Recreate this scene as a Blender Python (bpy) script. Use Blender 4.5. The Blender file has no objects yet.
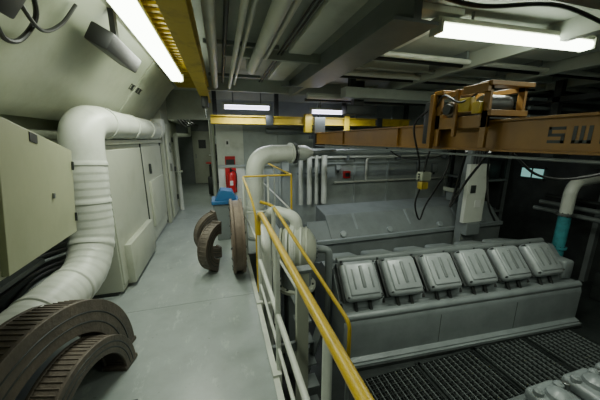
import bpy, bmesh, math, random
from mathutils import Vector, Matrix
random.seed(7)
V=Vector
# ------------------------------------------------------------------ materials
def srgb(h):
    h=h.lstrip('#'); c=[int(h[i:i+2],16)/255 for i in (0,2,4)]
    return tuple((x/12.92 if x<=.04045 else ((x+.055)/1.055)**2.4) for x in c)+(1,)
def mat(name,col,rough=.5,metal=0,col2=None,scale=3,lo=.45,hi=.7,bump=0,bscale=30,detail=6,stretch=None,emit=None,es=0,wear=None,wl=.66):
    m=bpy.data.materials.new(name); m.use_nodes=True
    nt=m.node_tree; b=nt.nodes['Principled BSDF']
    b.inputs['Base Color'].default_value=srgb(col); b.inputs['Roughness'].default_value=rough
    b.inputs['Metallic'].default_value=metal
    tc=nt.nodes.new('ShaderNodeTexCoord')
    if col2:
        mp=nt.nodes.new('ShaderNodeMapping'); nt.links.new(tc.outputs['Object'],mp.inputs[0])
        if stretch: mp.inputs['Scale'].default_value=stretch
        n=nt.nodes.new('ShaderNodeTexNoise'); n.inputs['Scale'].default_value=scale; n.inputs['Detail'].default_value=detail
        n.inputs['Roughness'].default_value=.65
        nt.links.new(mp.outputs[0],n.inputs['Vector'])
        r=nt.nodes.new('ShaderNodeValToRGB'); r.color_ramp.elements[0].position=lo; r.color_ramp.elements[1].position=hi
        r.color_ramp.elements[0].color=srgb(col); r.color_ramp.elements[1].color=srgb(col2)
        nt.links.new(n.outputs['Fac'],r.inputs[0]); src=r.outputs[0]
        if wear:
            n3=nt.nodes.new('ShaderNodeTexNoise'); n3.inputs['Scale'].default_value=9; n3.inputs['Detail'].default_value=9; n3.inputs['Roughness'].default_value=.75
            nt.links.new(tc.outputs['Object'],n3.inputs['Vector'])
            r3=nt.nodes.new('ShaderNodeValToRGB'); r3.color_ramp.elements[0].position=wl; r3.color_ramp.elements[1].position=wl+.05
            nt.links.new(n3.outputs['Fac'],r3.inputs[0])
            mx=nt.nodes.new('ShaderNodeMix'); mx.data_type='RGBA'; nt.links.new(r3.outputs[0],mx.inputs[0]); nt.links.new(src,mx.inputs[6]); mx.inputs[7].default_value=srgb(wear)
            src=mx.outputs[2]
        nt.links.new(src,b.inputs['Base Color'])
    if bump:
        n2=nt.nodes.new('ShaderNodeTexNoise'); n2.inputs['Scale'].default_value=bscale; n2.inputs['Detail'].default_value=4
        nt.links.new(tc.outputs['Object'],n2.inputs['Vector'])
        bp=nt.nodes.new('ShaderNodeBump'); bp.inputs['Strength'].default_value=bump; bp.inputs['Distance'].default_value=.01
        nt.links.new(n2.outputs['Fac'],bp.inputs['Height']); nt.links.new(bp.outputs[0],b.inputs['Normal'])
    if emit:
        b.inputs['Emission Color'].default_value=srgb(emit); b.inputs['Emission Strength'].default_value=es
    return m
M={}
M['floor']=mat('deck_paint','#8c9491',.34,0,'#79817d',2.2,.42,.75,.12,12)
def scuff(m):
    nt=m.node_tree; b=nt.nodes['Principled BSDF']
    src=b.inputs['Base Color'].links[0].from_socket
    tc=nt.nodes.new('ShaderNodeTexCoord')
    n=nt.nodes.new('ShaderNodeTexNoise'); n.inputs['Scale'].default_value=5; n.inputs['Detail'].default_value=9; n.inputs['Roughness'].default_value=.75
    mp=nt.nodes.new('ShaderNodeMapping'); mp.inputs['Scale'].default_value=(1.8,.7,1); nt.links.new(tc.outputs['Object'],mp.inputs[0]); nt.links.new(mp.outputs[0],n.inputs['Vector'])
    r=nt.nodes.new('ShaderNodeValToRGB'); r.color_ramp.elements[0].position=.56; r.color_ramp.elements[1].position=.68
    nt.links.new(n.outputs['Fac'],r.inputs[0])
    mx=nt.nodes.new('ShaderNodeMix'); mx.data_type='RGBA'; nt.links.new(r.outputs[0],mx.inputs[0])
    nt.links.new(src,mx.inputs[6]); mx.inputs[7].default_value=srgb('#9fa6a1'); 
    n3=nt.nodes.new('ShaderNodeTexNoise'); n3.inputs['Scale'].default_value=12; n3.inputs['Detail'].default_value=8; n3.inputs['Roughness'].default_value=.7
    nt.links.new(tc.outputs['Object'],n3.inputs['Vector'])
    r3=nt.nodes.new('ShaderNodeValToRGB'); r3.color_ramp.elements[0].position=.64; r3.color_ramp.elements[1].position=.70
    nt.links.new(n3.outputs['Fac'],r3.inputs[0])
    m2=nt.nodes.new('ShaderNodeMix'); m2.data_type='RGBA'; nt.links.new(r3.outputs[0],m2.inputs[0]); nt.links.new(mx.outputs[2],m2.inputs[6]); m2.inputs[7].default_value=srgb('#5d625e')
    nt.links.new(m2.outputs[2],b.inputs['Base Color'])
scuff(M['floor'])
M['cream']=mat('cream_paint','#9da28f',.45,0,'#858a75',2.5,.45,.8,.08,20,wear='#6f7160',wl=.7)
M['cream2']=mat('cream_paint_light','#a4a898',.42,0,'#8d9180',3,.5,.85,.05,20,wear='#6f7160',wl=.69)
M['cab']=mat('cabinet_paint','#a0a384',.42,0,'#8a8e6f',2,.4,.8,.04,30,wear='#6b6d55',wl=.71)
M['white']=mat('white_paint','#bfc3b8',.4,0,'#9a9f93',3,.5,.85,.05,25,wear='#7c8074',wl=.70)
M['wall']=mat('wall_paint','#9aa29e',.5,0,'#7f8783',1.8,.4,.8,.08,10,wear='#616764',wl=.68)
M['ceil']=mat('ceiling_paint','#a3aaa1',.55,0,'#868d85',1.5,.4,.8,.08,8,wear='#5f655f',wl=.68)
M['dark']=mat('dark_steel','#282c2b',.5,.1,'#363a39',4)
M['black']=mat('black_rubber','#0d0e0e',.5)
M['grey']=mat('grey_paint','#6f7675',.42,.0,'#5b6160',3,.4,.8,.05,20,wear='#434847',wl=.67)
M['engine']=mat('engine_grey','#808888',.36,.05,'#6b7272',3,.4,.8,.08,15,wear='#4f5555',wl=.68)
M['cover']=mat('cover_grey','#949b9b',.33,.1,'#7a8181',5,.45,.8,.1,30,wear='#5a6060',wl=.66)
M['yellow']=mat('yellow_paint','#bb9d24',.4,0,'#937f20',12,.55,.75,.1,30,wear='#5e5428',wl=.67)
M['yellow2']=mat('yellow_beam','#b0981f',.45,0,'#77681b',6,.5,.8,.08,30,wear='#4a431c',wl=.67)
M['orange']=mat('orange_beam','#86601f',.45,0,'#6c4d1a',3,.4,.8,.1,20,wear='#3e2f1c',wl=.67)
M['rust']=mat('rust_casing','#544d45',.55,.2,'#6f6559',6,.4,.75,.5,40)
M['rust2']=mat('rust_brown','#5e5246',.6,.1,'#786a5a',6,.4,.75,.4,40)
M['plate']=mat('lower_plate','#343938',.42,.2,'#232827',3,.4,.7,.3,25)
M['red']=mat('red_paint','#a8191b',.35)
M['blue']=mat('blue_plastic','#2a5a88',.5)
M['teal']=mat('teal_paint','#3f8f96',.45,0,'#2c6a70',5)
M['paper']=mat('label_white','#c8cac4',.6)
M['tube']=mat('fluoro_tube','#ffffff',.5,emit='#f3ffe8',es=14)
M['tubeb']=mat('fluoro_tube_far','#ffffff',.5,emit='#dfdcff',es=4)
M['glow']=mat('window_glow','#9fc8c4',.5,emit='#8fd0c8',es=.6)
M['steel']=mat('bare_steel','#8b8f8c',.35,.8,'#5d605e',6)
# ------------------------------------------------------------------ builder
class B:
    def __init__(s,name):
        s.name=name; s.bm=bmesh.new(); s.mats=[]
    def mi(s,k):
        if k not in s.mats: s.mats.append(k)
        return s.mats.index(k)
    def _fin(s,vs,faces,k,smooth):
        i=s.mi(k)
        for f in faces:
            f.material_index=i; f.smooth=smooth
    def geo(s,verts,faces,k,smooth=False):
        vs=[s.bm.verts.new(v) for v in verts]; fs=[]
        for f in faces:
            try: fs.append(s.bm.faces.new([vs[i] for i in f]))
            except ValueError: pass
        s._fin(vs,fs,k,smooth); return vs
    def box(s,c,d,k,rot=None,bev=0,seg=2):
        t=bmesh.new(); bmesh.ops.create_cube(t,size=1)
        for v in t.verts: v.co=V((v.co.x*d[0],v.co.y*d[1],v.co.z*d[2]))
        if bev: bmesh.ops.bevel(t,geom=list(t.edges),offset=bev,segments=seg,profile=.5,affect='EDGES')
        R=Matrix.Identity(3)
        if rot is not None:
            R=rot if isinstance(rot,Matrix) else (Matrix.Rotation(rot[2],3,'Z')@Matrix.Rotation(rot[1],3,'Y')@Matrix.Rotation(rot[0],3,'X'))
        t.verts.index_update()
        s.geo([R@v.co+V(c) for v in t.verts],[[v.index for v in f.verts] for f in t.faces],k,bev>0 and seg>2)
        t.free()
    def bb(s,a,b,k,bev=0,seg=2):
        a=V(a);b=V(b); s.box((a+b)/2,(abs(b.x-a.x),abs(b.y-a.y),abs(b.z-a.z)),k,None,bev,seg)
    def tube(s,pts,r,k,n=12,cap=True,smooth=True):
        pts=[V(p) for p in pts]; m=len(pts)
        rs=r if isinstance(r,(list,tuple)) else [r]*m
        T=[]
        for i in range(m):
            a=pts[max(0,i-1)]; b=pts[min(m-1,i+1)]; d=(b-a)
            T.append(d.normalized() if d.length>1e-9 else V((0,0,1)))
        u=T[0].orthogonal().normalized(); vs=[];
        for i in range(m):
            u=(u-T[i]*u.dot(T[i]));
            u=u.normalized() if u.length>1e-6 else T[i].orthogonal().normalized()
            w=T[i].cross(u)
            for j in range(n):
                a=2*math.pi*j/n+math.pi/n
                vs.append(pts[i]+(u*math.cos(a)+w*math.sin(a))*rs[i])
        fs=[]
        for i in range(m-1):
            for j in range(n):
                fs.append([i*n+j,i*n+(j+1)%n,(i+1)*n+(j+1)%n,(i+1)*n+j])
        V0=s.geo(vs,fs,k,smooth)
        if cap:
            for ring in (V0[:n][::-1],V0[-n:]):
                try:
                    f=s.bm.faces.new(ring); f.material_index=s.mi(k)
                except ValueError: pass
    def cyl(s,a,b,r,k,n=20,smooth=True): s.tube([a,b],r,k,n,True,smooth)
    def flange(s,c,ax,r,w,k,n=24):
        ax=V(ax).normalized(); s.cyl(V(c)-ax*w/2,V(c)+ax*w/2,r,k,n)
        u=ax.orthogonal().normalized(); q=ax.cross(u)
        for i in range(10):
            a=2*math.pi*i/10; p=V(c)+(u*math.cos(a)+q*math.sin(a))*r*.86
            s.cyl(p-ax*w*.9,p+ax*w*.9,r*.06,'dark',6)
    def prism(s,poly,o,u,v,ax,L,k,smooth=False):
        o=V(o);u=V(u);v=V(v);ax=V(ax); n=len(poly)
        vs=[o+u*p[0]+v*p[1] for p in poly]+[o+u*p[0]+v*p[1]+ax*L for p in poly]
        fs=[[i,(i+1)%n,n+(i+1)%n,n+i] for i in range(n)]+[list(range(n))[::-1],[n+i for i in range(n)]]
        s.geo(vs,fs,k,smooth)
    def ring(s,c,u,v,ri,ro,a0,a1,w,k,n=40):
        c=V(c);u=V(u).normalized();v=V(v).normalized();ax=u.cross(v)
        vs=[];fs=[]
        for i in range(n+1):
            a=a0+(a1-a0)*i/n; d=u*math.cos(a)+v*math.sin(a)
            for rr,ww in ((ri,-w/2),(ro,-w/2),(ro,w/2),(ri,w/2)): vs.append(c+d*rr+ax*ww)
        for i in range(n):
            for j in range(4): fs.append([i*4+j,i*4+(j+1)%4,i*4+4+(j+1)%4,i*4+4+j])
        if abs(a1-a0)<6.27: fs+= [[3,2,1,0],[n*4,n*4+1,n*4+2,n*4+3]]
        s.geo(vs,fs,k)
    def done(s,loc=(0,0,0),rotz=0,bevel=0):
        bmesh.ops.recalc_face_normals(s.bm,faces=s.bm.faces[:])
        me=bpy.data.meshes.new(s.name); s.bm.to_mesh(me); s.bm.free()
        for k in s.mats: me.materials.append(M[k])
        o=bpy.data.objects.new(s.name,me); bpy.context.scene.collection.objects.link(o)
        o.location=loc; o.rotation_euler=(0,0,rotz)
        if bevel:
            md=o.modifiers.new('bev','BEVEL'); md.width=bevel; md.segments=2; md.limit_method='ANGLE'; md.angle_limit=math.radians(50)
        try:
            me.set_sharp_from_angle(angle=math.radians(40))
        except Exception: pass
        return o
def fillet(pts,r,n=8):
    pts=[V(p) for p in pts]; out=[pts[0]]
    for i in range(1,len(pts)-1):
        p=pts[i]; a=(pts[i-1]-p); b=(pts[i+1]-p)
        rr=min(r,a.length*.49,b.length*.49)
        A=p+a.normalized()*rr; C=p+b.normalized()*rr
        for j in range(n+1):
            t=j/n; out.append(A*(1-t)**2+p*2*t*(1-t)+C*t*t)
    out.append(pts[-1]); return out
def smooth(pts,n=8):
    P=[V(p) for p in pts]; P=[P[0]*2-P[1]]+P+[P[-1]*2-P[-2]]; out=[]
    for i in range(1,len(P)-2):
        for j in range(n):
            t=j/n;a,b,c,d=P[i-1:i+3]
            out.append(.5*((2*b)+(c-a)*t+(2*a-5*b+4*c-d)*t*t+(3*b-a-3*c+d)*t**3))
    out.append(P[-2]); return out
X=V((1,0,0));Y=V((0,1,0));Z=V((0,0,1))
LF=-1.2; CZ=2.6; YB=6.3; XR=7.0; XL=-1.45
# ------------------------------------------------------------------ shell
b=B('floor'); b.bb((XL,-1.2,-.06),(.27,10.5,0),'floor'); b.bb((.27,3.6,-.06),(.95,YB,0),'floor')
for y in (2.6,5.8): b.bb((XL,y,-.001),(.27,y+.008,.002),'floor')
b.bb((.25,-1.2,-.14),(.29,3.6,.012),'white'); b.bb((.27,3.58,-.14),(.95,3.62,.02),'grey')
b.done()
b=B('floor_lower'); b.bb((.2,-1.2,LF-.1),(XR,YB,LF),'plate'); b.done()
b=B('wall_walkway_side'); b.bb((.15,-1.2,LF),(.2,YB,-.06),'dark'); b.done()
b=B('wall_left'); b.bb((XL-.1,-1.2,-.06),(XL,10.5,CZ),'cream'); b.done()
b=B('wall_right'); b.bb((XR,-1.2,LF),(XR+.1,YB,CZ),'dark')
for y in (0.5,1.8,3.1,5.0,5.9): b.bb((XR-.12,y,LF),(XR,y+.08,CZ),'grey')
b.bb((XR-.1,-1.2,1.55),(XR,YB,1.65),'grey')
b.done()
b=B('wall_rear'); b.bb((XL-.1,-1.3,LF),(XR+.1,-1.2,CZ),'grey'); b.done()
b=B('wall_back'); b.bb((-.08,YB,LF),(XR,YB+.1,CZ),'wall')
b.bb((-.08,YB-.03,0),(.5,YB,2.15),'white')
for x in (1.3,2.3,3.3,4.3,5.3,6.3): b.bb((x,YB-.05,LF),(x+.05,YB,CZ),'wall')
b.bb((XL,YB,2.02),(-.08,YB+.1,CZ),'cream'); b.bb((-.08,YB-.06,1.0),(XR,YB,1.05),'wall')
b.done()
b=B('wall_corridor_right'); b.bb((-.08,YB+.1,-.06),(0,10.5,CZ),'cream'); b.done()
b=B('wall_corridor_end'); b.bb((XL,10.5,-.06),(0,10.6,CZ),'grey'); b.done()
b=B('door_2'); b.bb((-.95,10.43,0.02),(-.3,10.49,1.9),'cream2',.01); b.bb((-.88,10.41,.95),(-.84,10.43,1.1),'steel'); b.bb((-.75,10.42,1.3),(-.5,10.43,1.6),'dark'); b.done()
b=B('ceiling'); b.bb((XL-.1,-1.2,CZ),(XR+.1,10.5,CZ+.1),'ceil')
for y in (4.9,5.9): b.bb((-.2,y,CZ-.2),(XR,y+.06,CZ),'ceil')
for y in (3.3,): b.bb((.1,y,CZ-.1),(XR,y+.05,CZ),'ceil')
for x in (2.9,4.2,5.5): b.bb((x,-1.2,CZ-.16),(x+.08,YB,CZ),'ceil')
b.done()
# ------------------------------------------------------------------ left side
b=B('wall_cabinet_row')
b.bb((XL,2.95,.04),(-1.07,5.5,1.55),'cream2')
b.bb((XL,2.9,1.55),(-1.03,5.53,1.6),'cream2'); b.bb((XL,2.95,0),(-1.12,5.5,.04),'dark')
for y in (2.97,4.25,): b.bb((-1.075,y,.1),(-1.055,y+1.2,1.5),'cream2')
for y in (4.21,5.46): b.bb((-1.07,y-.008,.05),(-1.05,y+.008,1.55),'dark')
b.bb((-1.07,3.1,.05),(-.99,4.1,.5),'cream2',.01)
b.bb((-1.06,4.4,.3),(-1.02,5.3,1.0),'cream2',.01)
for y in (4.5,): b.bb((-1.05,y,1.1),(-1.02,y+.03,1.25),'dark')
b.done(bevel=.006)
b=B('bulkhead_partition'); b.bb((XL,5.56,0),(-1.01,YB,CZ),'cream2'); b.done(bevel=.005)
b=B('door_1'); b.bb((-1.005,5.68,.08),(-.965,6.2,1.9),'cream2',.01); b.bb((-.965,5.72,1.0),(-.93,5.76,1.15),'steel')
b.ring((-.975,5.94,1.45),Y,Z,.07,.1,0,6.2832,.04,'steel',24)
for z in (.4,1.0,1.6): b.cyl((-.95,6.19,z-.05),(-.95,6.19,z+.05),.018,'dark',8)
b.done()
b=B('sloped_air_trunk')
poly=[(XL,1.78),(-1.32,1.76),(-1.2,1.84),(-.78,2.42),(-.7,2.5),(-.7,CZ),(XL,CZ)]
b.prism(poly,(0,-1.0,0),X,Z,Y,6.4,'cream')
for y in (.9,3.8): b.prism([(-1.33,1.75),(-1.19,1.83),(-.77,2.41),(-.69,2.5),(-.8,2.5),(-1.25,1.86)],(0,y,0),X,Z,Y,.01,'cream')
d=(V((-.78,0,2.42))-V((-1.2,0,1.84))).normalized(); nrm=V((d.z,0,-d.x))
p=V((-1.2,4.0,1.84))+d*.44+nrm*.004
def stroke(a):
    b.box(p+Y*a[0]+d*a[1],(.004,a[2],a[3]),'black',Matrix((nrm,Y,d)).transposed())
for i in range(9):
    if i==4: continue
    stroke((i*.05-.35,0,.012,.07))
    if i%2==0: stroke((i*.05-.335,.03,.03,.012)); stroke((i*.05-.335,-.03,.03,.012))
    else: stroke((i*.05-.325,0,.012,.07)); stroke((i*.05-.335,0,.03,.012))
b.done(bevel=.01)
b=B('electrical_cabinet')
A=V((-.90,2.0,1.545)); Bp=V((-.68,1.14,1.675)); dn=V((-.02,-.07,-.515))
u=(Bp-A); up=-dn; nn=u.cross(up).normalized()
if nn.x<0: nn=-nn
def cabq(s0,s1,h0,h1,d0,d1,k):
    vs=[]
    for dd in (d0,d1):
        for ss,hh in ((s0,h0),(s1,h0),(s1,h1),(s0,h1)): vs.append(A+dn+u*ss+up*hh+nn*dd)
    b.geo(vs,[[0,1,2,3],[4,5,6,7],[0,1,5,4],[1,2,6,5],[2,3,7,6],[3,0,4,7]],k)
cabq(0,1.5,0,1,-.3,0,'cab'); cabq(.015,1.1,.02,.98,.0,.018,'cab')
cabq(.03,.045,.15,.25,.018,.03,'dark'); cabq(.03,.045,.75,.85,.018,.03,'dark')
cabq(.70,.80,.9,.97,.018,.021,'black'); cabq(.5,.53,.45,.5,.018,.026,'steel')
b.bb((XL+.01,1.0,1.15),(-1.1,1.06,1.5),'dark'); b.bb((XL+.01,1.75,1.1),(-1.12,1.82,1.45),'dark')
b.done(bevel=.006)
b=B('cables_shade_panel')
b.bb((XL+.005,-.5,.02),(XL+.05,2.9,1.45),'dark')  # flat dark panel; its colour stands in for shade under the cabinet
b.bb((XL+.005,-.5,.75),(XL+.2,2.2,.78),'dark')
for i in range(16):
    z=.35+.05*i+random.uniform(-.01,.01)
    b.tube(smooth([(XL+.1,-.4,z),(XL+.1+random.uniform(0,.08),.8,z-.1),(XL+.12,1.5,z+random.uniform(-.12,.05)),(XL+.08,2.2,z+.05),(XL+.08,2.8,z-.05)]),.012,'black' if i%3 else 'grey',8)
b.done()
b=B('flexible_ventilation_duct')
P=fillet([(-1.22,.9,.5),(-1.18,1.6,.52),(-1.06,2.3,.58),(-1.06,2.5,.8),(-1.06,2.6,1.72),(-1.06,2.95,1.75)],.26,10)
def resample(P,step):
    out=[P[0]]
    for i in range(len(P)-1):
        sg=P[i+1]-P[i]; n=max(1,int(sg.length/step))
        for j in range(1,n+1): out.append(P[i]+sg*j/n)
    return out
P=resample(P,.01); rs=[]
for i,p in enumerate(P):
    w=1 if (p.z<1.45) else .1
    ph=(i%6)/6; rs.append(.147+.004*w*(1-ph)+(.005*w if (i//6)%5==0 and ph<.4 else 0)+.002*w*math.sin(i*.13))
b.tube(P,rs,'white',32)
b.tube([(-1.06,2.9,1.75),(-1.06,5.2,1.75)],.14,'white',28)
for y in (3.0,3.75,4.5,5.1): b.cyl((-1.06,y,1.75),(-1.06,y+.05,1.75),.15,'white',28)
b.tube(fillet([(-1.06,5.1,1.75),(-1.06,5.4,1.75),(-1.06,5.4,1.95)],.15),.13,'white',20)
b.done()
def casing(name,c,u,r,ri,w,a0,a1,k,nr):
    b=B(name); u=V(u).normalized(); ax=u.cross(Z)
    b.ring(c,u,Z,ri+.03,r-.03,a0,a1,w*.85,k,48)
    for sg in (-1,1): b.ring(V(c)+ax*sg*w*.45,u,Z,ri,r,a0,a1,w*.12,k,48)
    b.ring(c,u,Z,r-.02,r-.008,a0,a1,w*.9,k,48)
    for i in range(nr):
        a=a0+(a1-a0)*(i+.5)/nr; d=u*math.cos(a)+Z*math.sin(a)
        R=Matrix((d,ax,d.cross(ax))).transposed()
        b.box(V(c)+d*((ri+r)/2),(r-ri-.005,w*.93,.008),k,R)
    for rr in (.3,.6): b.ring(V(c),u,Z,ri+(r-ri)*rr,ri+(r-ri)*rr+.01,a0,a1,w*1.06,'dark',48)
    for a in (a0,a1):
        d=u*math.cos(a)+Z*math.sin(a); R=Matrix((d,ax,d.cross(ax))).transposed()
        b.box(V(c)+d*((ri+r)/2),(r-ri+.03,w*1.05,.03),k,R)
    return b.done(bevel=.003)
casing('turbine_casing_half',(-1.03,1.57,.02),(.25,.97,0),.66,.46,.2,0,math.pi,'rust',60)
casing('turbine_casing_half',(-.88,1.62,.02),(.25,.97,0),.39,.28,.16,0,math.pi,'rust',40)
b=B('floor_socket_box'); b.bb((-.70,1.42,0),(-.58,1.56,.05),'dark',.006); b.cyl((-.64,1.49,.05),(-.64,1.49,.06),.03,'steel'); b.done()
b=B('flywheel_ring')
c=V((.13,3.2,.455))
b.ring(c,Y,Z,.30,.43,0,6.2832,.12,'rust2',64)
for sg in (-1,1): b.ring(c+X*sg*.055,Y,Z,.27,.452,0,6.2832,.03,'rust2',64)
b.ring(c,Y,Z,.06,.3,0,6.2832,.05,'rust2',48)
for i in range(16):
    a=i*math.pi/8; b.cyl(c+V((-.08,.4*math.cos(a),.4*math.sin(a))),c+V((.08,.4*math.cos(a),.4*math.sin(a))),.014,'dark',8)
b.done(bevel=.004)
casing('curved_casing_piece',(-.12,3.32,.30),(.55,.83,0),.30,.17,.12,math.radians(85),math.radians(250),'rust',16)
casing('curved_casing_piece',(-.10,3.68,.34),(.9,.4,0),.32,.2,.12,math.radians(100),math.radians(268),'rust',16)
b=B('blue_storage_bin')
b.prism([(-.17,0),(.13,0),(.17,.60),(-.21,.60)],(.04,4.3,0),X,Z,Y,.36,'grey'); b.bb((-.19,4.27,.60),(.23,4.69,.66),'blue',.01)
b.prism([(-.18,.66),(.16,.66),(.10,.80),(-.08,.83)],(.04,4.32,0),X,Z,Y,.28,'blue')
b.done(bevel=.01)
b=B('fire_extinguisher')
c=V((.19,YB-.15,0))
b.tube([c+Z*.42,c+Z*.44,c+Z*.82,c+Z*.87,c+Z*.9],[.06,.085,.085,.06,.03],'red',20)
b.cyl(c+Z*.9,c+Z*.96,.025,'black',12); b.box(c+Z*.98+V((0,-.03,0)),(.03,.12,.025),'black')
b.tube(smooth([c+Z*.94,c+V((.1,-.02,.9)),c+V((.12,-.02,.7)),c+V((.1,-.03,.55))]),.012,'black',8)
b.box(c+V((0,-.084,.66)),(.07,.006,.1),'paper'); b.box((.19,YB-.05,.7),(.24,.03,.56),'red')
b.done()
b=B('notice_sign'); b.bb((.08,YB-.045,1.02),(.3,YB-.031,1.24),'red'); b.bb((.1,YB-.05,1.05),(.28,YB-.044,1.17),'dark'); b.done()
b=B('switch_panel')
b.bb((.1,YB-.06,1.45),(.2,YB-.031,1.62),'paper'); b.bb((.13,YB-.07,1.5),(.17,YB-.06,1.57),'dark'); b.done()
b=B('corridor_piping')
b.tube(fillet([(-.95,6.6,0.0),(-.95,6.6,1.7),(-.95,9.8,1.75),(-.95,9.8,2.3)],.15),.05,'white',12)
b.tube([(-.18,6.7,0),(-.18,6.7,2.6)],.045,'white'); b.tube([(-.2,7.6,0),(-.2,7.6,2.6)],.06,'cream')
b.tube([(-1.3,6.45,2.2),(-1.3,10.4,2.2)],.08,'white'); b.tube([(-.3,6.45,2.3),(-.3,10.4,2.3)],.05,'grey')
b.flange((-.95,6.6,.9),Z,.09,.04,'white'); b.flange((-.2,7.6,1.2),Z,.1,.04,'white')
for i in range(4): b.tube(smooth([(-.9+.06*i,6.5,2.1),(-.88+.06*i,8,1.95+.03*i),(-.9+.06*i,10.3,2.1)]),.02,'black',8)
b.done()
b=B('corridor_locker'); b.bb((XL+.01,6.9,0),(-1.04,7.6,1.5),'cream2'); b.bb((-1.04,6.93,.05),(-1.03,7.57,1.45),'grey'); b.bb((-1.03,6.98,.7),(-1.02,7.0,.85),'steel'); b.done(bevel=.005)
b=B('corridor_valve_stand'); b.cyl((-.3,8.2,0),(-.3,8.2,.9),.05,'dark'); b.ring((-.3,8.2,.95),X,Y,.1,.13,0,6.2832,.03,'red',24); b.box((-.3,8.2,.95),(.22,.02,.02),'red'); b.box((-.3,8.2,.95),(.02,.22,.02),'red'); b.cyl((-.3,8.2,.9),(-.3,8.2,.96),.02,'dark'); b.box((-.3,8.2,.3),(.2,.3,.5),'dark',None,.02); b.done()
b=B('corridor_switch_boxes'); b.bb((-.13,6.9,1.1),(-.081,7.2,1.5),'dark',.01); b.bb((-.13,7.9,1.3),(-.081,8.3,1.7),'grey',.01); b.bb((-.13,9.2,.4),(-.081,9.8,1.6),'dark',.01); b.done()
# ------------------------------------------------------------------ railings
b=B('walkway_handrail')
b.tube(fillet([(.30,-.6,.98),(.30,2.25,.98),(.30,2.42,.90),(.30,2.42,.72)],.1),.021,'yellow',12)
b.cyl((.30,-.6,.46),(.30,2.42,.46),.018,'white',10)
b.cyl((.30,-.6,.20),(.30,2.42,.20),.012,'white',10)
for y in (-.5,.7,1.55,2.42): b.cyl((.30,y,-.1),(.30,y,.97 if y<2 else .8),.018,'white',10); b.box((.28,y,-.04),(.06,.1,.14),'white')
b.done()
b=B('ladder_handrail')
b.tube(fillet([(.33,2.5,1.02),(.45,2.48,.98),(.81,1.50,.32),(.81,1.50,-.1)],.06),.015,'yellow',12)
b.cyl((.46,2.44,.5),(.80,1.52,-.1),.013,'white',10)
b.cyl((.45,2.46,.98),(.45,2.46,-.3),.018,'white',10)
b.cyl((.81,1.50,-.1),(.81,1.50,LF),.016,'grey',10)
b.done()
b=B('access_ladder')
for x in (.66,.84): b.box((x,2.35,-.62),(.02,.12,1.25),'grey',(math.radians(25),0,0))
for i in range(6):
    t=(i+.5)/6; b.box((.75,2.62-.55*t,-.05-1.12*t),(.17,.16,.02),'grey')
b.done()
b=B('support_column'); b.bb((.50,1.80,LF),(.60,1.85,.62),'cream2'); b.bb((.47,1.75,LF),(.63,1.9,LF+.03),'grey'); b.bb((.48,1.78,.6),(.62,1.87,.63),'grey')
b.bb((.3,1.81,-.1),(.5,1.84,-.02),'grey'); b.done(bevel=.004)
b=B('platform_guardrail')
b.tube(fillet([(.27,3.62,1.12),(.93,3.62,1.12)],.1),.014,'yellow',10); b.cyl((.27,3.62,.62),(.93,3.62,.62),.014,'white',10)
for x in (.28,.6,.93): b.cyl((x,3.62,.02),(x,3.62,1.12),.014,'yellow' if x>.7 else 'white',10)
b.cyl((.93,3.62,1.12),(.93,6.2,1.12),.014,'yellow',10); b.cyl((.93,3.62,.6),(.93,6.2,.6),.014,'white',10)
for y in (4.9,6.2): b.cyl((.93,y,0),(.93,y,1.12),.014,'white',10)
b.done()
b=B('walkway_gate_rail')
b.tube(fillet([(.26,3.56,1.12),(.24,2.8,1.12),(.3,2.62,.9),(.3,2.62,0)],.15),.012,'yellow',10); b.cyl((.26,3.56,0),(.26,3.56,1.12),.013,'white',10); b.cyl((.26,3.56,.6),(.3,2.62,.6),.012,'white',10)
b.done()
b=B('exhaust_pipe_elbow')
b.tube(fillet([(.5,4.3,0.0),(.5,4.3,1.37),(1.12,4.45,1.38)],.33,12),.14,'white',28)
b.cyl((1.12,4.45,1.38),(1.15,4.457,1.38),.17,'white',28); b.flange((1.2,4.47,1.38),(1,.24,0),.175,.03,'steel')
b.tube([(1.21,4.472,1.38),(1.4,4.52,1.38),(1.55,4.55,1.38)],[.13,.13,.06],'white',24)
b.cyl((1.5,4.55,1.38),(4.4,4.6,1.38),.05,'grey',14)
for z in (.5,1.0): b.cyl((.5,4.3,z),(.5,4.3,z+.04),.15,'white',28)
b.cyl((.5,4.3,0),(.5,4.3,.04),.2,'grey',28)
b.done()
b=B('turbocharger')
a0=V((.62,3.2,.22)); ad=V((.95,-.3,0)).normalized()
def P_(t): return a0+ad*t
b.tube([P_(0),P_(.03),P_(.12),P_(.3),P_(.42),P_(.48),P_(.52)],[.12,.2,.28,.30,.26,.18,.1],'cream2',36)
for t,r in ((.06,.27),(.14,.31),(.19,.33),(.24,.31),(.31,.32),(.38,.29)): b.cyl(P_(t-.012),P_(t+.012),r,'white' if r>.3 else 'cream2',40)
b.flange(P_(.215),ad,.335,.02,'white',40); b.flange(P_(.5),ad,.13,.03,'grey')
b.tube(fillet([P_(.26)+Z*.2,P_(.26)+Z*.42,P_(.02)+V((-.05,.2,.48)),P_(-.05)+V((-.02,.33,.2)),P_(-.05)+V((-.02,.33,-.3))],.15),.075,'white',20)
b.bb((.72,2.98,LF),(1.0,3.26,-.05),'grey',.01); b.bb((.66,2.92,LF),(1.06,3.32,LF+.06),'grey')
b.cyl((.86,3.12,-.3),(.86,3.12,0),.2,'grey',28); b.flange((.86,3.12,-.28),Z,.26,.04,'cream2')
b.tube(fillet([P_(.5),P_(.68),P_(.68)+Z*-1.2],.12),.05,'grey',14)
b.done()
b=B('lagged_vertical_pipe')
x,r=.42,.07
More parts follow.
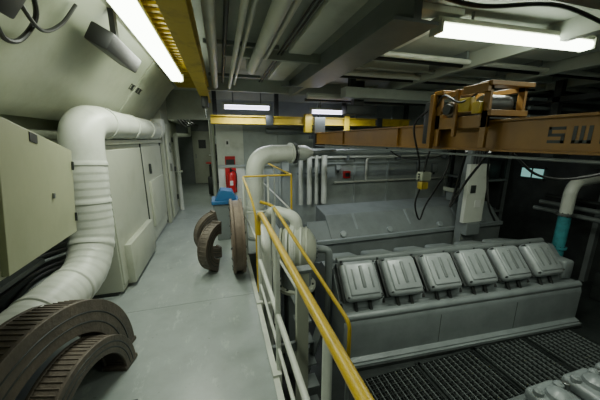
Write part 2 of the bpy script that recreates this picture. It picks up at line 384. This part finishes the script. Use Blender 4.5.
b.cyl((x,2.85,LF),(x,2.85,.3),r,'white',18); b.cyl((x,2.85,-.3),(x,2.85,-.26),r+.03,'white',18); b.tube(fillet([(x,2.85,.25),(x,2.85,.45),(x+.02,3.2,.5)],.1),r,'white',16)
b.done()
# ------------------------------------------------------------------ engine
EL=3.75
b=B('diesel_engine')
prof=[(-.06,0),(-.06,.1),(0,.12),(0,.56),(.015,.62),(.05,.67),(.1,.69),(.17,.69),(.2,.80),(.5,1.13),(.62,1.12),(.75,.98),(1.0,.98),(1.1,.9),(1.35,.8),(1.35,0)]
b.prism(prof,(-.06,0,0),Y,Z,X,EL+.06,'engine')
b.prism([(.205,.81),(.49,1.125),(.495,1.115),(.21,.795)],(-.05,-.008,0.004),Y,Z,X,EL-.1,'dark')
for x in (1.3,2.55): b.bb((x,-.004,.13),(x+.006,.01,.55),'dark')
b.bb((0,-.1,0),(EL,-.05,.05),'dark'); b.bb((-.05,-.09,.04),(EL,-.05,.08),'engine')
b.cyl((-.06,.06,.66),(EL,.06,.66),.05,'engine',20)
sl=math.atan2(.33,.3)
R=Matrix.Rotation(sl,3,'X')
e1=R@Y; n1=R@Z
n=6; pitch=.592
for i in range(n):
    cx=-.05+pitch*(i+.5); base=V((cx,.34,.97))
    b.box(base+n1*.02,(.54,.50,.06),'dark',R,.01)
    b.box(base+n1*.085-e1*.01,(.48,.50,.15),'cover',R,.06,4)
    b.box(base+n1*.160,(.39,.40,.04),'cover',R,.018,3)
    b.box(base+n1*.180+e1*.02,(.045,.28,.03),'grey',R,.01,3)
    for sx in (-.12,.12): b.box(base+n1*.179+X*sx,(.022,.26,.016),'grey',R,.005,2)
    for sx in (-.22,.22):
        for sy in (-.21,.21): b.cyl(base+X*sx+e1*sy+n1*.1,base+X*sx+e1*sy+n1*.16,.013,'dark',8)
    b.cyl((cx-pitch/2+.01,.17,.72),(cx-pitch/2+.01,.5,1.1),.02,'black',8)
    b.cyl((cx-.1,.12,.68),(cx-.1,.2,.82),.025,'dark',8); b.cyl((cx+.1,.12,.68),(cx+.1,.2,.82),.025,'dark',8)
    b.box((cx,.92,1.02),(.42,.4,.14),'engine',(math.radians(-15),0,0),.04,3)
b.box((EL-.12,.34,.85),(.2,.4,.3),'engine',None,.04,3)
b.cyl((0.05,.64,1.14),(EL-.05,.64,1.14),.05,'grey',14)
for i in range(7): b.cyl((.1+i*.55,.62,1.0),(.1+i*.55,.62,1.16),.035,'dark',10)
b.done(loc=(1.37,2.55,LF),rotz=math.radians(-3.9),bevel=.006)
b=B('charge_air_trunk')
b.prism([(0,LF),(0,-.2),(.35,.18),(.9,.25),(.9,LF)],(1.85,4.25,0),Y,Z,X,4.1,'grey')
b.prism([(0,LF),(0,-.2),(.3,.1),(.3,LF)],(1.45,4.25,0),Y,Z,X,.4,'grey')
for x in (2.4,3.6,4.8): b.prism([(-.01,-.22),(.34,.185),(.36,.16),(.03,-.24)],(x,4.25,0),Y,Z,X,.05,'engine')
b.bb((1.45,4.2,-.25),(5.95,4.26,-.17),'engine')
for x in (2.1,3.1,4.3,5.4): b.cyl((x,4.35,-.15),(x,4.28,-.1),.06,'engine',14)
b.done(bevel=.008)
b=B('column_with_terminal_box')
b.bb((4.55,4.0,LF),(4.88,4.16,CZ),'grey'); b.bb((4.48,3.92,.0),(4.95,4.0,1.15),'white'); b.bb((4.55,3.9,.6),(4.67,3.92,.75),'dark')
b.bb((4.55,3.88,-.25),(4.88,4.0,.0),'grey'); b.bb((4.7,3.91,.3),(4.85,3.92,.45),'paper')
for i in range(4): b.cyl((4.6+i*.07,3.96,1.15),(4.6+i*.07,3.96,2.27),.014,'black',8)
b.done(bevel=.006)
b=B('tool_tray'); b.bb((4.95,4.62,.45),(5.6,4.97,.48),'cream'); b.bb((4.95,4.62,.48),(4.97,4.97,.54),'cream'); b.bb((5.58,4.62,.48),(5.6,4.97,.54),'cream'); b.bb((5.0,4.67,.24),(5.05,4.92,.45),'grey'); b.bb((5.5,4.67,.24),(5.55,4.92,.45),'grey'); b.done()
b=B('service_pipes')
for x,r,k in ((1.80,.05,'white'),(2.02,.06,'white'),(2.2,.04,'white'),(2.4,.07,'white')): 
    b.cyl((x,YB-.2,.05),(x,YB-.2,1.3),r,k,14); b.box((x,YB-.14,.8),(r*2.6,.1,.04),'grey')
b.cyl((1.0,YB-.2,1.34),(6.8,YB-.2,1.34),.05,'wall',14); b.cyl((1.0,YB-.15,1.18),(6.8,YB-.15,1.18),.03,'white',12)
b.cyl((2.7,YB-.15,.55),(6.8,YB-.15,.55),.025,'white',12); b.cyl((1.0,YB-.18,1.8),(6.8,YB-.18,1.8),.06,'grey',12)
b.tube(fillet([(3.6,YB-.12,.55),(3.6,YB-.12,1.15),(4.4,YB-.12,1.15)],.1),.03,'white',12)
for x in (1.5,3.0,4.5,6.0): b.bb((x,YB-.25,1.1),(x+.04,YB-.06,1.40),'grey')
b.done()
b=B('alarm_call_box'); b.bb((2.98,YB-.12,.64),(3.16,YB-.02,.82),'red',.01); b.bb((3.01,YB-.125,.68),(3.13,YB-.118,.78),'dark'); b.done()
for x,z,w,h in ((1.35,.85,.2,.25),(2.75,.85,.14,.14),(5.2,.7,.3,.3),(5.7,.7,.18,.25)):
    b=B('junction_box'); b.bb((x,YB-.12,z),(x+w,YB-.055,z+h),'grey',.01); b.bb((x+.02,YB-.125,z+.02),(x+w-.02,YB-.119,z+h-.02),'wall'); b.cyl((x+w/2,YB-.09,z),(x+w/2,YB-.09,z-.06),.02,'dark',10); b.done()
b=B('teal_coolant_pipe')
b.cyl((5.78,3.05,LF),(5.78,3.05,.3),.09,'teal',18); b.flange((5.78,3.05,.32),Z,.13,.04,'steel'); b.flange((5.78,3.05,-.3),Z,.12,.04,'teal')
b.tube(fillet([(5.78,3.05,.32),(5.78,3.05,.88),(6.85,3.08,.95)],.25),.09,'white',18); b.done()
b=B('equipment_rack')
for x in (6.15,6.75):
    for y in (4.95,5.95): b.bb((x,y,LF),(x+.06,y+.06,2.2),'dark')
for z in (-.2,.6,1.4,2.15): b.bb((6.1,4.9,z),(6.85,6.05,z+.05),'grey')
b.bb((6.2,5.0,.65),(6.7,5.4,1.1),'dark',.02); b.bb((6.2,5.5,-.15),(6.7,5.9,.4),'dark',.02); b.bb((6.2,5.1,1.45),(6.7,5.9,1.9),'dark',.02)
b.done()
b=B('window_1'); b.bb((XR-.03,4.25,.74),(XR,4.7,.95),'glow'); b.bb((XR-.05,4.2,.95),(XR,4.75,.99),'dark'); b.bb((XR-.05,4.2,.70),(XR,4.75,.74),'dark'); b.bb((XR-.04,4.45,.74),(XR,4.48,.95),'dark'); b.done()
b=B('steel_frame_structure')
for x,y in ((5.3,3.2),(6.3,2.2),(6.3,3.9)): b.bb((x,y,1.9),(x+.1,y+.1,CZ),'dark')
b.bb((4.9,3.2,1.82),(6.9,3.3,1.92),'grey'); b.bb((6.3,1.0,1.75),(6.4,4.2,1.85),'dark'); b.bb((5.3,2.0,2.2),(5.38,4.15,2.28),'dark')
for z in (1.98,2.12,2.26): b.cyl((4.95,3.4,z),(6.9,3.4,z),.03,'grey',10)
b.bb((5.5,3.25,1.3),(5.9,3.45,1.82),'dark',.01); b.bb((6.42,2.6,1.1),(6.7,3.2,1.75),'dark',.01)
b.done()
b=B('pipe_manifold')
for i,(x,k) in enumerate(((6.35,'grey'),(6.5,'grey'),(6.65,'dark'))):
    b.tube(fillet([(x,2.4+i*.1,LF),(x,2.4+i*.1,.2+.12*i),(x,3.9,.2+.12*i)],.12),.045,k,12); b.flange((x,2.4+i*.1,-.5),Z,.08,.03,'dark')
b.bb((6.25,2.3,LF),(6.8,2.7,LF+.5),'dark',.02)
b.done()
def grating(gx,gy,w=.86,l=.8):
    b=B('floor_grating')
    b.bb((gx,gy,LF),(gx+w,gy+.03,LF+.03),'plate'); b.bb((gx,gy+l,LF),(gx+w,gy+l+.03,LF+.03),'plate')
    b.bb((gx,gy,LF),(gx+.02,gy+l+.03,LF+.03),'plate'); b.bb((gx+w-.02,gy,LF),(gx+w,gy+l+.03,LF+.03),'plate')
    b.bb((gx,gy,LF),(gx+w,gy+l,LF+.004),'black')
    for i in range(1,21): b.bb((gx+i*w/21,gy+.02,LF+.004),(gx+i*w/21+.008,gy+l,LF+.028),'grey' if i%2 else 'plate')
    for i in range(1,14): b.bb((gx+.01,gy+.02+i*l/14,LF+.004),(gx+w-.01,gy+.02+i*l/14+.008,LF+.026),'plate')
    b.done()
for gx in (1.35,2.25,3.15,4.05): grating(gx,1.52,.86,.78)
grating(1.35,.65); 
b=B('auxiliary_engine')
b.prism([(0,0),(0,.35),(.12,.42),(.85,.42),(.95,.35),(.95,0)],(2.5,.5,LF),Y,Z,X,3.4,'grey')
for i in range(6):
    x=2.78+i*.5
    b.box((x,1.22,LF+.48),(.36,.34,.12),'engine',None,.04,3); b.tube([(x,1.22,LF+.52),(x,1.22,LF+.58),(x,1.22,LF+.62)],[.1,.09,.04],'engine',18)
    for sx in (-.13,.13): b.tube([(x+sx,1.3,LF+.5),(x+sx,1.3,LF+.57),(x+sx,1.3,LF+.59)],[.045,.04,.02],'engine',12)
    b.cyl((x+.24,1.3,LF+.4),(x+.24,1.3,LF+.55),.03,'steel',10)
    b.tube(fillet([(x,1.15,LF+.55),(x,.9,LF+.6),(x,.75,LF+.4)],.08),.035,'grey',12)
b.done(bevel=.006)
# ------------------------------------------------------------------ crane
BX=1.9
b=B('overhead_crane_girder')
z0,z1=1.535,1.725
b.bb((BX,-.6,z0),(BX+.14,5.36,z1),'orange'); b.bb((BX-.03,-.6,z1),(BX+.17,5.36,z1+.015),'orange'); b.bb((BX-.03,-.6,z0-.015),(BX+.17,5.36,z0),'orange')
b.cyl((BX-.02,-.6,z0-.05),(BX-.02,5.3,z0-.05),.01,'grey',8)
b.bb((BX-.04,5.28,z0-.1),(BX+.18,5.38,z1+.32),'dark')
for y in (-.3,.35): b.bb((BX+.04,y,z1),(BX+.1,y+.08,CZ),'dark')
for y in (.86,2.6,4.0): b.bb((BX-.025,y,z0),(BX,y+.015,z1),'orange')
def seg(y,z,w,h): b.bb((BX-.002,y,z),(BX,y-w,z+h),'dark')
def letter(ch,y):
    H=.095;W=.085;t=.018;z=1.58
    if ch=='S':
        for zz in (z,z+H/2-t/2,z+H-t): seg(y,zz,W,t)
        seg(y,z+H/2,t,H/2); seg(y-W+t,z,t,H/2)
    if ch=='W':
        for k in (0,.5,1): seg(y-(W-t)*k,z,t,H)
        seg(y,z,W,t)
    if ch=='L': seg(y,z,t,H); seg(y,z,W,t)
y=1.17
for ch in 'SWL': letter(ch,y); y-=.12
b.done(bevel=.003)
b=B('crane_trolley_hoist')
Y0=1.50; H=.25
for xx in (BX-.10,BX+.22):
    b.bb((xx,Y0,z1-.04),(xx+.025,1.98,z1+.05),'orange')
    for yy in (Y0,1.93): b.bb((xx,yy,z1-.18),(xx+.025,yy+.05,z1+H),'orange')
    b.bb((xx,Y0,z1+H-.04),(xx+.025,1.98,z1+H),'orange')
    for yy in (1.59,1.84): b.cyl((xx+.02,yy,z1+.03),(xx+.06,yy,z1+.03),.04,'dark',16)
for yy in (Y0-.02,1.90): b.bb((BX-.12,yy,z1+H-.01),(BX+.28,yy+.1,z1+H+.02),'orange'); b.bb((BX-.1,yy,z1+.04),(BX+.25,yy+.08,z1+.08),'orange')
b.bb((BX-.08,Y0,z1+.02),(BX+.22,1.95,z1+.035),'dark')
b.cyl((BX-.14,1.8,z1+.11),(BX+.12,1.8,z1+.11),.055,'rust2',20); b.cyl((BX-.17,1.8,z1+.11),(BX-.14,1.8,z1+.11),.04,'dark',20)
b.cyl((BX-.02,1.62,z1+.13),(BX+.2,1.62,z1+.13),.07,'dark',20); b.bb((BX-.14,1.62,z1+.08),(BX-.08,1.72,z1+.18),'yellow2',.008); b.bb((BX-.14,1.54,z1+.06),(BX-.1,1.6,z1+.14),'yellow2',.005)
b.bb((BX-.12,1.99,z1-.16),(BX-.02,2.1,z1+.2),'dark',.01); b.bb((BX-.13,1.5,z1+H-.05),(BX-.1,1.7,z1+H+.01),'orange')
b.bb((BX-.14,1.98,z1-.2),(BX-.1,2.02,z1+H),'orange'); b.bb((BX-.14,1.73,z1-.1),(BX-.115,1.76,z1+H),'orange')
b.tube(smooth([(BX-.1,2.05,z1+.15),(BX-.2,2.12,z1+.0),(BX-.13,2.1,z1-.3),(BX-.12,2.1,z1-.42)]),.009,'black',8)
b.tube(smooth([(BX-.1,1.98,z1+.15),(BX-.16,1.85,z1+.22),(BX-.15,1.7,z1+.15),(BX-.1,1.6,z1+.2)]),.008,'black',8)
b.done(bevel=.003)
b=B('crane_pendant_control')
cx,cy=1.80,2.05
b.bb((cx-.05,cy-.04,1.23),(cx+.05,cy+.04,1.31),'cream',.008); b.bb((cx-.04,cy-.035,1.15),(cx+.03,cy+.03,1.22),'yellow2',.008)
for i in range(3): b.cyl((cx-.06,cy-.0,1.24+i*.025),(cx-.05,cy,1.24+i*.025),.009,'dark',8)
b.tube(smooth([(cx,cy,1.31),(cx+.01,cy,1.4),(cx+.02,cy-.02,1.5)]),.009,'black',8)
b.tube(smooth([(cx-.03,cy,1.16),(cx-.05,cy+.02,1.0),(cx+.0,cy,.85),(cx+.06,cy,1.0),(cx+.14,cy-.1,1.3),(cx+.18,cy-.1,1.5)]),.008,'black',8)
b.done()
b=B('festoon_cables')
b.tube(smooth([(2.1,1.9,1.5),(2.2,2.05,1.15),(2.15,2.05,.95),(2.25,2.0,1.2),(2.25,1.8,1.5)]),.012,'black',8)
b.tube(smooth([(2.12,1.7,1.5),(2.2,1.75,1.3),(2.2,1.7,1.05),(2.3,1.7,.9)]),.009,'black',8)
b.tube(smooth([(2.1,1.5,1.5),(2.4,1.5,1.33),(2.65,1.4,1.3),(2.8,1.2,1.42),(2.8,.9,1.75),(2.8,.9,2.6)]),.010,'black',8)
b.tube(smooth([(1.95,2.9,1.5),(1.97,2.6,1.40),(1.97,2.2,1.42),(1.95,1.9,1.5)]),.007,'black',8)
b.done()
b=B('yellow_crane_rail')
b.bb((-.15,5.55,1.92),(4.3,5.67,2.04),'yellow2'); b.bb((-.15,5.5,2.04),(4.3,5.72,2.06),'yellow2'); b.bb((-.15,5.5,1.90),(4.3,5.72,1.92),'yellow2')
for x in (-.1,1.1,2.6,4.2): b.bb((x,5.57,2.05),(x+.08,5.65,CZ),'dark')
b.bb((1.7,5.42,1.75),(1.85,5.55,2.12),'yellow2'); b.bb((1.8,5.45,1.62),(4.3,5.5,1.70),'dark'); b.bb((2.6,5.47,1.7),(2.72,5.5,2.1),'yellow2'); b.bb((4.1,5.47,1.7),(4.18,5.5,1.92),'dark')
for x in (.9,3.4): b.bb((x,5.49,1.88),(x+.15,5.56,2.08),'dark',.01)
b.done(bevel=.003)
b=B('lifting_beam_overhead')
b.bb((-.22,.2,2.28),(-.16,5.4,2.44),'yellow2'); b.bb((-.26,.2,2.44),(-.12,5.4,2.46),'yellow2'); b.bb((-.26,.2,2.26),(-.12,5.4,2.28),'yellow2')
for y in (.6,2.5,4.4): b.bb((-.22,y,2.46),(-.16,y+.06,CZ),'dark')
b.bb((-.24,4.6,2.1),(-.14,4.8,2.26),'dark',.01); b.cyl((-.19,4.7,1.95),(-.19,4.7,2.12),.012,'steel',8)
b.done()
b=B('cable_tray_overhead')
b.bb((-.66,1.2,2.50),(-.64,5.4,2.58),'yellow2'); b.bb((-.30,1.2,2.50),(-.28,5.4,2.58),'yellow2')
for i in range(42): b.bb((-.65,1.25+i*.1,2.495),(-.29,1.285+i*.1,2.515),'yellow2')
for i in range(5): b.cyl((-.6+i*.065,1.2,2.55),(-.6+i*.065,5.4,2.55),.018,'black' if i%2 else 'rust2',8)
b.done()
b=B('ceiling_pipes')
for x,z,r,k,y1 in ((-.02,2.46,.045,'white',4.85),(.2,2.44,.025,'white',4.85),(.28,2.5,.022,'white',4.85),(.44,2.47,.06,'white',3.6),(.55,2.5,.025,'white',3.25),(.1,2.52,.02,'dark',4.85)):
    b.tube([(x,.1,z),(x,y1,z)],r,k,14)
for y in (1.4,3.0,4.4): b.bb((-.1,y,2.52),(.65,y+.04,2.56),'grey')
b.tube(fillet([(.44,3.5,2.47),(.44,3.75,2.47),(.44,3.75,2.6)],.1),.06,'white',14)
for x in (.7,.74): b.tube([(x,.1,2.55),(x,4.85,2.56)],.010,'black',8)
b.done()
b=B('ceiling_deep_beam')
b.bb((1.08,1.62,2.33),(1.42,3.85,2.35),'grey'); b.bb((1.22,1.62,2.35),(1.28,4.85,CZ),'grey'); b.prism([(3.85,2.33),(4.85,2.5),(4.85,2.52),(3.85,2.35)],(1.08,0,0),Y,Z,X,.34,'grey'); b.done()
b=B('ceiling_transverse_beam')
b.bb((.0,1.18,2.42),(6.9,1.22,CZ),'grey'); b.bb((.0,1.1,2.40),(6.9,1.3,2.42),'grey')
for i in range(6): b.cyl((.7,1.38+i*.045,2.56+.015*(i%2)),(1.2 if i>3 else 6.9,1.38+i*.045,2.56+.015*(i%2)),.018,'dark' if i%3 else 'white',8)
b.tube(smooth([(.9,1.5,2.5),(1.6,1.55,2.44),(2.3,1.5,2.5),(3.2,1.55,2.45),(4.2,1.5,2.52)]),.014,'black',8)
b.done()
b=B('ceiling_cross_duct'); b.bb((2.0,4.2,2.28),(6.2,4.4,2.44),'ceil'); b.bb((2.1,4.25,2.44),(2.2,4.35,CZ),'dark'); b.bb((5.1,4.25,2.44),(5.2,4.35,CZ),'dark'); b.done(bevel=.005)
b=B('ceiling_conduits')
for y,z,r,k in ((2.75,2.5,.03,'white'),(2.85,2.48,.02,'black'),(3.6,2.5,.04,'white'),(3.75,2.48,.02,'black'),(4.7,2.35,.05,'white'),(4.82,2.3,.025,'dark')):
    b.cyl((1.5,y,z),(6.9,y,z),r,k,10)
for x in (1.6,2.8,4.0,5.2): b.bb((x,2.7,2.52),(x+.03,3.8,CZ),'grey')
b.done()
b=B('ceiling_speaker_box'); b.bb((2.15,4.45,2.04),(2.75,4.66,2.20),'dark',.01); b.bb((2.3,4.5,2.20),(2.5,4.6,CZ),'dark'); b.done()
b=B('ceiling_panels')
for x,y,w,h in ((.8,1.7,.26,1.5),(.8,3.4,.26,1.2),(1.5,1.9,.4,1.3),(1.5,3.4,1.3,.75),(3.05,1.5,1.0,1.1),(3.05,3.4,1.0,.75)): b.bb((x,y,CZ-.05),(x+w,y+h,CZ-.001),'white',.006)
b.done()
b=B('hanging_black_cables')
d0=(V((-.78,0,2.42))-V((-1.2,0,1.84))).normalized(); n0=V((d0.z,0,-d0.x))
def sl_pt(y,t,off): return V((-1.2,y,1.84))+d0*t+n0*off
b.tube(smooth([sl_pt(1.62,.62,.03),sl_pt(1.60,.45,.06),sl_pt(1.7,.34,.08),sl_pt(1.82,.36,.07),sl_pt(1.86,.5,.05),sl_pt(1.75,.62,.03)]),.012,'black',8)
b.tube(smooth([sl_pt(1.6,.6,.03),sl_pt(1.7,.5,.09),sl_pt(1.9,.46,.08),sl_pt(2.05,.55,.05),sl_pt(2.1,.69,.03)]),.010,'black',8)
b.tube([sl_pt(1.56,.2,.02),sl_pt(1.56,.70,.02)],.014,'black',8)
R0=Matrix((n0,Y,d0)).transposed()
b.box(sl_pt(1.62,.50,.05),(.10,.12,.14),'black',R0,.01); b.box(sl_pt(1.50,.56,.05),(.10,.14,.2),'black',R0,.01)
b.done()
b=B('black_floodlight')
b.box((-.70,2.5,2.25),(.14,.65,.12),'black',(0,.5,0),.012); b.bb((-.70,2.4,2.29),(-.665,2.46,CZ-.1),'black'); b.done()
# ------------------------------------------------------------------ lamps
def fixture(name,p,q,k='tube',w=.15,hang=True,energy=20,col=(.93,1,.86)):
    p=V(p);q=V(q); b=B(name); d=(q-p).normalized(); side=d.cross(Z).normalized(); L=(q-p).length; mid=(p+q)/2
    R=Matrix((d,-side,Z)).transposed()
    b.box(mid+Z*.045,(L+.06,w*.8,.04),'cream2',R,.006)
    b.box(mid-Z*.012,(L,w*.9,.07),k,R,.025,3)
    for e in (p,q): b.box(e,(.03,w*1.02,.1),'cream2',R,.006)
    if hang:
        for s in (.2,.8):
            c=p+(q-p)*s; b.cyl(c+Z*.05,V((c.x,c.y,CZ)),.012,'grey',8)
    b.done()
    ld=bpy.data.lights.new('tube_light','AREA'); ld.shape='RECTANGLE'; ld.size=L; ld.size_y=w; ld.energy=energy; ld.color=col
    o=bpy.data.objects.new('tube_light',ld); bpy.context.scene.collection.objects.link(o)
    o.location=mid-Z*.06; o.rotation_euler=(0,0,math.atan2(d.y,d.x))
G=(.93,1,.85)
fixture('added_fill_lamp',(-.47,1.6,2.36),(-.47,3.9,2.36),energy=38,col=G)
fixture('added_fill_lamp',(1.69,1.95,2.46),(3.34,1.88,2.46),energy=50,col=G,w=.13)
fixture('added_fill_lamp',(.1,5.3,2.2),(.95,5.3,2.2),'tubeb',.04,energy=22,col=(.88,.93,1))
fixture('added_fill_lamp',(1.75,5.2,2.15),(2.7,5.2,2.15),'tubeb',.04,energy=24,col=(.88,.95,1))
fixture('added_fill_lamp',(-.6,7.4,2.3),(-.6,8.4,2.3),energy=12,col=G)
fixture('added_fill_lamp',(-.5,-.9,2.5),(-.5,.4,2.5),'tube',.14,False,energy=12,col=G)  # unseen lamp, added behind the camera to lift the light level
fixture('added_fill_lamp',(2.2,.3,2.5),(3.6,.3,2.5),'tube',.14,False,energy=22,col=G)  # added lamp outside the view, brightens the engine side
w=bpy.data.worlds.new('w'); bpy.context.scene.world=w; w.use_nodes=True
w.node_tree.nodes['Background'].inputs[0].default_value=(.02,.025,.022,1); w.node_tree.nodes['Background'].inputs[1].default_value=1
cam=bpy.data.cameras.new('camera'); cam.lens=16.02; cam.sensor_width=36; cam.clip_start=.02
co=bpy.data.objects.new('camera',cam); bpy.context.scene.collection.objects.link(co)
co.location=(0,0,1.6); co.rotation_euler=(math.radians(90-12.7),0,math.radians(-16.3))
bpy.context.scene.camera=co
